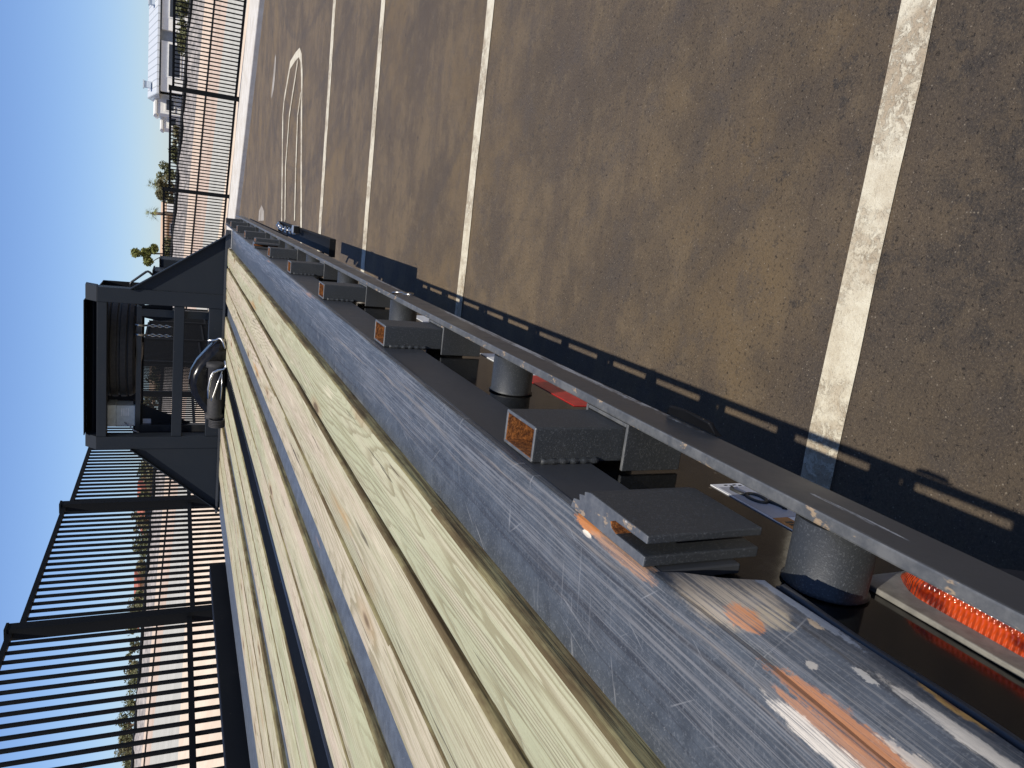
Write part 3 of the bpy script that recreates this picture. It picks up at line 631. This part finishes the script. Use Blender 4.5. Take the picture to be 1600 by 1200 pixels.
s = MB(); s.tube([(-1.02, 4.80, 1.166), (-1.055, 4.79, 1.158), (-1.075, 4.79, 1.172), (-1.080, 4.79, 1.205), (-1.095, 4.79, 1.232), (-1.135, 4.79, 1.246), (-1.20, 4.79, 1.256), (-1.262, 4.79, 1.252)], .0085, 8); s.build('hook', M['chrome'], W)
s = MB(); s.tube([(-1.085, 4.785, 1.180), (-1.17, 4.785, 1.206), (-1.25, 4.785, 1.228), (-1.275, 4.785, 1.236)], .0055, 8); s.tube([(-1.10, 4.78, 1.180), (-1.18, 4.78, 1.180), (-1.265, 4.78, 1.184)], .0045, 8); s.build('hook', M['chrome'], W)

tyre = MB(); prof = []
tyre.lathe([(.19, -.095), (.30, -.10), (.325, -.085), (.334, -.06), (.325, -.052), (.336, -.045), (.337, -.012), (.326, -.006), (.326, .006), (.337, .012), (.336, .045), (.325, .052), (.334, .06), (.325, .085), (.30, .10), (.19, .095)], (-1.135, 5.66, 1.79), 'Z', 48, False)
ST = thing('spare_tyre', (-1.135, 5.66, 1.69), 'black ribbed spare tyre lying flat high behind the headboard', 'tyre'); tyre.build('tread', M['rubber'], ST)
s = MB(); s.lathe([(.03, -.03), (.10, -.025), (.17, .01), (.19, .05), (.20, .055), (.185, .07), (.03, .0)], (-1.135, 5.66, 1.77), 'Z', 28); s.build('rim', M['black'], ST)
# carrier of the tyre belongs to the trailer
s = MB(); s.box(-1.66, -.80, 5.40, 5.46, 1.655, 1.685); s.box(-1.19, -1.10, 5.4605, 5.72, 1.655, 1.685); s.bar((-.84, 5.43, 1.10), (-.84, 5.43, 1.655), .05, .05, (0, 1, 0)); s.bar((-1.64, 5.43, 1.10), (-1.64, 5.43, 1.655), .05, .05, (0, 1, 0)); s.build('tyre_carrier', M['black'], T)
s = MB(); s.prism([(-.775, 5.42, 1.47), (-.80, 5.42, 1.70), (-.865, 5.42, 1.70), (-.895, 5.42, 1.55), (-.88, 5.42, 1.47)], (0, .012, 0)); s.build('carrier_plate', M['dark'], T)
BX = thing('battery_box', (-1.55, 5.5, 1.686), 'small grey box with ribbed front on the bar behind the headboard', 'box')
s = MB(); s.box(-1.625, -1.482, 5.41, 5.54, 1.686, 1.800); s.build('case', M['boxgrey'], BX, .004)
s = MB(); s.box(-1.63, -1.478, 5.405, 5.545, 1.8005, 1.855); s.build('lid', M['boxgrey'], BX, .004)
s = MB()
for i in range(4): s.box(-1.555, -1.50, 5.4075, 5.4095, 1.725+i*.013, 1.731+i*.013)
s.build('ribs', M['decal_white'], BX)
s = MB(); s.tube([(-1.60, 5.41, 1.75), (-1.615, 5.37, 1.715), (-1.642, 5.36, 1.69), (-1.66, 5.37, 1.66)], .004, 6); s.build('cable', M['decal_grey'], BX)
def chain(name, x, y, z0, z1, label, hook=True):
    c = thing(name, (x, y, z1), label, 'chain', 'chains hanging behind the headboard')
    s = MB(); n = int((z1-.05-z0)/.021)
    for i in range(n):
        z = z1-.06-i*.021; k = i % 2
        s.tube([(x+(.008*math.cos(a) if k else .002*math.sin(a*2)), y+(.008*math.cos(a) if not k else 0), z+.0145*math.sin(a)) for a in [j*2*math.pi/10 for j in range(10)]], .0032, 6, True)
    s.build('links', M['chrome'], c)
    s = MB(); s.tube([(x, y, z1-.05), (x, y-.01, z1-.02), (x+.004, y-.03, z1+.002), (x+.002, y-.02, z1+.02), (x, y+.02, z1+.022)], .0065, 8); s.build('hook', M['chrome'], c)
chain('hanging_chain', -.921, 5.375, 1.455, 1.668, 'bright hanging chain nearer the dark carrier plate behind the headboard')
chain('hanging_chain', -.985, 5.375, 1.455, 1.668, 'bright hanging chain nearer the see-through middle of the headboard')
s = MB(); s.prism([(-1.452, 5.44, 1.70), (-1.50, 5.44, 1.60), (-1.66, 5.44, 1.235), (-1.735, 5.44, 1.235), (-1.735, 5.44, 1.70)], (0, .02, 0)); pn = s.build('side_panel', M['dark'], T)
s = MB(); s.box(-1.70, -.72, 6.03, 6.04, 1.66, 1.93); s.box(-1.70, -.72, 5.31, 6.0295, 1.925, 1.93); s.build('dark_backing', M['dark'], T)  # dark sheets added behind and over the tyre to blacken the opening
s = MB(); s.box(-1.628, -1.582, 5.4385, 5.4395, 1.590, 1.640); s.build('panel_sticker', M['decal_grey'], pn)
KB = thing('tool_cabinet', (-.55, 6.4, ZD-.045), 'stepped black steel cabinet behind the right end of the headboard', 'cabinet')
s = MB(); s.box(-.90, -.652, 6.30, 6.62, ZD-.0, 1.610); s.build('lower_case', M['head'], KB, .006)
s = MB(); s.box(-.72, -.590, 6.65, 6.95, ZD-.0, 1.572); s.build('upper_case', M['head'], KB, .006)
s = MB(); s.box(-.91, -.645, 6.29, 6.63, 1.6105, 1.622); s.box(-.73, -.584, 6.64, 6.96, 1.5725, 1.582); s.build('lid', M['dark'], KB, .003)
# lock chain and padlock on the step tray
LC = MB()
for i in range(13):
    t = i/12; cx = Vector((-.228-.016*math.sin(t*3.1), 6.98-t*.98, .634+.014*math.sin(t*6))); k = i % 2
    LC.tube([cx+Vector((.019*math.cos(a)*(1-k*.8), .056*math.sin(a), .019*math.cos(a)*(.2+k*.8))) for a in [j*2*math.pi/12 for j in range(12)]], .009, 7, True)
tag(LC.build('lock_chain', M['chrome']), 'bright steel chain lying along the low tray outside the rail', 'chain')
PL = thing('padlock', (-.215, 5.84, .626), 'grey padlock with black side at the near end of the bright chain', 'padlock')
s = MB(); s.box(-.238, -.182, 5.76, 5.86, .626, .672); s.build('body', [M['lockbody'], M['dark']], PL, .005, matf=lambda f: 1 if f.normal.y < -.7 else 0)
s = MB(); s.tube([(-.228, 5.86, .648), (-.228, 5.93, .648), (-.222, 5.955, .648), (-.210, 5.965, .648), (-.198, 5.955, .648), (-.192, 5.93, .648), (-.192, 5.86, .648)], .007, 8); s.build('shackle', M['chrome'], PL)

# ------------------------------------------------------------------ fences
def picket_panel(parent, p, q, zt, zb, gap, rails, pw=.019, rw=.04, name='picket_panel'):
    p, q = Vector((*p, 0)), Vector((*q, 0)); L = (q-p).length; d = (q-p).normalized(); s = MB(); n = max(1, int(L/gap))
    for i in range(1, n):
        c = p+d*(L*i/n); s.bar(c+Vector((0, 0, zb)), c+Vector((0, 0, zt-.02)), pw, pw, d)
    for z, h in rails: s.bar(p+Vector((0, 0, z)), q+Vector((0, 0, z)), rw, h)
    return s.build(name, M['fence'], parent)
def post(parent, x, y, z0, z1, w=.07):
    s = MB(); s.box(x-w/2, x+w/2, y-w/2, y+w/2, z0, z1); s.box(x-w/2-.006, x+w/2+.006, y-w/2-.006, y+w/2+.006, z1+.0005, z1+.022)
    return s.build('post', M['fence'], parent)
LF = thing('metal_fence', (-4, 12, 0), 'tall black picket fence running along the far side of the trailer', 'fence')
ly = [1.4, 4.2, 7.0, 9.86, 12.7, 15.5, 18.3, 21.1, 23.9, 26.7]
tops = [2.87, 2.80, 2.73, 2.67, 2.60, 2.50, 2.38, 2.26, 2.14, 2.02]
for y, t in zip(ly, tops): post(LF, -4, y, 0, t, .11)
for i in range(len(ly)-1):
    zt = tops[i]-.12+.03; rz = 1.235 + (.03 if i < 2 else 0) - (0.0 if i < 4 else .12*(i-3))
    picket_panel(LF, (-4, ly[i]+.06), (-4, ly[i+1]-.06), zt, .12, .136, ((zt, .045), (rz, .045), (.2, .045)), .025)
RF = thing('metal_fence', (2.3, 21.1, .1), 'low black picket fence standing on the white kerb across the lot', 'fence')
rp = [(8.6, 14.55), (4.25, 18.75), (2.33, 21.11), (-.12, 23.56), (-2.5, 25.95), (-4, 26.75)]
rp = [(11.9, 11.2), (8.5, 14.6), (5.42, 17.7), (2.33, 21.11), (-.12, 23.56), (-2.3, 25.6), (-4, 26.7)]
rt = [1.55, 1.60, 1.66, 1.72, 1.86, 1.94, 2.0]
for (x, y), t in zip(rp[:-1], rt): post(RF, x, y, .1, t, .11)
for i in range(len(rp)-1):
    a, b = Vector(rp[i]), Vector(rp[i+1]); d = (b-a).normalized()*.05; zt = (rt[i] if i < 3 else rt[i])-.02
    picket_panel(RF, a+d, b-d, zt, .17, .118, ((zt, .055), (.20, .055)), .022)
# far black pipe rail along the top of the gravel slope
PR = thing('pipe_railing', (0, 60, 1.5), 'long thin black railing along the top of the far gravel slope', 'railing')
for name_, j, dz, rr in (('top_rail', 5, .12, .13),):
    s = MB(); s.tube([Vector(p)+Vector((0, 0, dz)) for p in rows[j][1:-1]], rr, 8); s.build(name_, M['dark'], PR)
s = MB(); s.box(-.05, .05, -.05, .05, -.3, .04); st0 = s.build('stanchion', M['dark']); first = True
for i in range(1, len(rows[5])-2):
    for k in range(5):
        p = Vector(rows[5][i]).lerp(Vector(rows[5][i+1]), k/5); q = st0 if first else st0.copy()
        if not first: col.objects.link(q)
        q.parent = PR; q.location = p-Vector(PR.location); first = False
GR = MB(); GR.tube([Vector(p)+Vector((0, 0, .05)) for p in rows[3][1:-1]], .045, 6); tag(GR.build('edging_strip', M['dark']), 'thin dark edging running across the pink dirt slope', 'edging')

# ------------------------------------------------------------------ houses far behind
def house(loc, w, d, hw, hr, label, wallm, roofm, wins=(), group='houses beyond the slope', over=.5, vents=()):
    x, y, z = loc; H = thing('house', loc, label, 'house', group)
    s = MB(); s.box(x, x+w, y, y+d, z, z+hw); wl = s.build('wall', wallm, H)
    s = MB(); a = over; ym = y+d*.5
    P = [(y-a, hw-.05), (y-a, hw+.12), (ym, hr), (y+d+a, hw+.12), (y+d+a, hw-.05)]
    s.prism([(x-a, p, z+q) for p, q in P], (w+2*a, 0, 0)); rf = s.build('roof', roofm, H)
    for wx, wz, ww, wh in wins:
        s = MB(); s.box(x+wx-.12, x+wx+ww+.12, y-.08, y-.002, z+wz-.12, z+wz+wh+.12); fr = s.build('window', M['stucco'], H)
        s = MB(); s.box(x+wx, x+wx+ww, y-.10, y-.0805, z+wz, z+wz+wh); s.build('pane', M['glass'], fr)
    for vx, vy, vw, vh, vz in vents:
        s = MB(); s.box(x+vx, x+vx+vw, vy, vy+.6, z+vz, z+vz+vh); s.box(x+vx-.08, x+vx+vw+.08, vy-.08, vy+.68, z+vz+vh+.001, z+vz+vh+.09); s.build('roof_vent', M['boxgrey'], rf)
    return H
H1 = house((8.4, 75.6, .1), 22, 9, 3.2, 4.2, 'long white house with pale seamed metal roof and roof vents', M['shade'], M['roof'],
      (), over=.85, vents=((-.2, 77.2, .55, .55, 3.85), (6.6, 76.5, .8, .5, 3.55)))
for x0, x1, wins in ((7.9, 12.0, ((9.2, 2.6),)), (12.9, 21.5, ((14.0, 3.0), (18.2, 2.6)))):
    s = MB(); s.box(x0, x1, 75.0, 75.5995, .1, 3.12); bay = s.build('front_bay', M['stucco'], H1)
    for wx, ww in wins:
        s = MB(); s.box(wx-.1, wx+ww+.1, 74.93, 74.9995, 1.55, 2.62); fr = s.build('window', M['stucco'], bay)
        s = MB(); s.box(wx, wx+ww, 74.91, 74.9295, 1.65, 2.52); s.build('pane', M['glass'], fr)
house((6.35, 79, .1), 1.7, 6, 3.45, 3.75, 'tall white flat-roofed annex left of the long white house', M['stucco'], M['stucco'], ((.35, 2.0, .9, .6),), over=.12)
house((5.35, 83, .1), 1.45, 6, 3.0, 3.25, 'narrower white annex, farther off beside a tree', M['stucco'], M['stucco'], ((.3, 1.8, .7, .5),), over=.12)
house((-9.5, 92, .6), 7, 8, 2.0, 2.7, 'tan stucco house with hipped roof beyond the palms', M['tan'], M['tan'], ((1.2, .9, 1.1, .7), (4.2, .9, 1.1, .7)))
house((-37, 84, 2.6), 4, 5, 1.5, 2.3, 'small house with red tile roof half hidden behind the left fence', M['tan'], M['tile'], ((1.2, .7, 1, .7),))
house((-50, 86, 3.0), 5, 6, 1.5, 2.2, 'wide house with orange tile roof farthest to the left', M['tan'], M['tile'], ((1.2, .7, 1, .6), (3, .7, 1, .6)))
house((-24, 90, 1.8), 5, 6, 1.6, 2.3, 'tan house with plain tan roof among trees behind the trailer', M['tan'], M['tan'], ((1.2, .7, 1, .6),))

# ------------------------------------------------------------------ trees and shrubs
def leaves(s, c, r, n, size, squash=.8):
    for _ in range(n):
        v = Vector((rnd.gauss(0, 1), rnd.gauss(0, 1), rnd.gauss(0, 1))).normalized()*rnd.random()**.45
        p = Vector(c)+Vector((v.x*r, v.y*r, v.z*r*squash))
        a = Vector((rnd.gauss(0, 1), rnd.gauss(0, 1), rnd.gauss(0, .6))).normalized(); b = a.cross(Vector((rnd.gauss(0, 1), rnd.gauss(0, 1), rnd.gauss(0, 1)))).normalized()
        k = size*rnd.uniform(.5, 1.5)
        s.poly([p-a*k, p-b*k*.5, p+a*k, p+b*k*.5])
def tree(x, y, z, h, r, label, mat='leaf', n=1300, name='shade_tree', cat='tree', group='trees beyond the slope'):
    t = thing(name, (x, y, z), label, cat, group)
    s = MB(); top = Vector((x+rnd.uniform(-.2, .2), y, z+h*.55)); s.tube([(x, y, z-.3), (x+.05, y, z+h*.25), top], [.16, .12, .07], 7); lim = []
    for i in range(7):
        a = i*.9+rnd.random(); q = rnd.uniform(.35, .95); e = top+Vector((math.cos(a)*r*q, math.sin(a)*r*q, h*rnd.uniform(-.12, .40))); s.tube([top-Vector((0, 0, h*.12)), top.lerp(e, .5)+Vector((0, 0, .1)), e], [.06, .04, .02], 5); lim.append(e)
    s.build('trunk', M['bark'], t)
    s = MB()
    for e in lim: leaves(s, e, r*rnd.uniform(.22, .58), n//7, .12)
    leaves(s, (x, y, z+h*.62), r*.7, n//7, .12); s.build('crown', M[mat], t)
def palm(x, y, z, h, fl, label):
    t = thing('palm_tree', (x, y, z), label, 'palm', 'palms beyond the slope')
    s = MB(); s.tube([(x, y, z-.3), (x+.08, y, z+h*.5), (x, y, z+h)], [.2, .15, .13], 8); s.build('trunk', M['bark'], t)
    s = MB()
    for i in range(46):
        a = rnd.uniform(0, 6.28); el = rnd.uniform(-.7, 1.35); L = fl*rnd.uniform(.75, 1.05); d = Vector((math.cos(a)*math.cos(el), math.sin(a)*math.cos(el), math.sin(el)))
        o0 = Vector((x, y, z+h)); sd_ = d.cross(Vector((0, 0, 1))).normalized()
        for k in range(7):
            u = (k-3)*.16; e = o0+d*L*(.98-.1*abs(k-3))+sd_*u*L*1.1-Vector((0, 0, .22*L*(1-max(0, el)*.4))); m_ = o0+d*L*.45
            s.poly([m_-sd_*.02, m_+sd_*.02, e])
        s.poly([o0-sd_*.02, o0+sd_*.02, o0+d*L*.46])
    s.build('crown', M['palm'], t)
t = thing('shade_tree', (-6.2, 75, .9), 'sparse tree of bright green clumps rising above the corner of the headboard', 'tree', 'trees beyond the slope')
s = MB(); s.tube([(-6.2, 75, .6), (-6.15, 75, 2.2), (-6.2, 75, 3.6)], [.1, .08, .05], 6); s.tube([(-6.17, 75, 2.6), (-6.3, 75, 4.2), (-6.35, 75, 4.9)], [.06, .04, .02], 5); s.tube([(-6.17, 75, 2.4), (-6.7, 75, 3.2), (-7.1, 75, 3.7)], [.06, .04, .02], 5); s.build('trunk', M['bark'], t)
s = MB(); leaves(s, (-6.3, 75, 4.85), .42, 420, .13, 1); leaves(s, (-6.25, 75, 4.05), .5, 500, .13, .9); leaves(s, (-6.95, 75, 3.85), .42, 400, .13, 1); leaves(s, (-5.8, 75, 3.4), .45, 380, .13, .9); s.build('crown', M['palm'], t)
palm(-2.75, 78, .9, 2.8, .95, 'lone fan palm with round crown over the fence top')
palm(-.1, 76, .9, 2.6, .9, 'fan palm with ragged crown just beside the fence post')
tree(-.6, 72, .9, 2.4, 1.35, 'dense brown-green tree behind the fence post beside a white box', 'leaf2', 1700)
tree(.9, 80, .9, 2.5, .9, 'rounded light green tree beside the fence post', 'leaf', 900)
tree(2.6, 74, .8, 1.35, .95, 'olive green tree left of the small white annex', 'leaf', 1200)
tree(4.3, 72, .6, 1.5, .9, 'yellowish bush next to the white annex', 'leaf2', 900)
tree(11.5, 68, .5, 1.2, 1.1, 'dark green bush before the long white house', 'leaf', 1100)
tree(13.8, 68, .4, 1.4, 1.2, 'olive bush before the middle of the long white house', 'leaf', 1100)
for i in range(26):
    x = -14-i*1.75+rnd.uniform(-.5, .5); zz = 1.9+(-14-x)*.047; big = rnd.random()
    tree(x, 68+rnd.uniform(-2, 5), zz-.3, rnd.uniform(1.0, 1.9)+big*.7, rnd.uniform(.8, 1.5), 'bushy green tree in the row behind the far railing, seen through the pickets', 'leaf' if i % 3 else 'leaf2', 650)
for i in range(9):
    x = -5.0-i*.9; tree(x, 66+rnd.uniform(0, 5), 1.3+.05*i, rnd.uniform(.9, 1.9), rnd.uniform(.7, 1.1), 'dusty tree seen through the headboard opening', 'leaf2' if i % 2 else 'leaf', 600)
for o in [o for o in col.objects if o.get('label') == 'bushy green tree in the row behind the far railing, seen through the pickets']: o['group'] = 'row of trees behind the far railing'
for o in [o for o in col.objects if o.get('label') == 'dusty tree seen through the headboard opening']: o['group'] = 'trees seen through the headboard'
UB = thing('utility_box', (-2.3, 70, .9), 'bright white box on a post right of the lone palm', 'box')
s = MB(); s.box(-2.25, -1.55, 70, 70.6, 1.65, 2.35); s.build('cabinet', M['stucco'], UB, .03)
s = MB(); s.box(-1.98, -1.82, 70.2, 70.36, .6, 1.65); s.build('stand', M['shade'], UB)
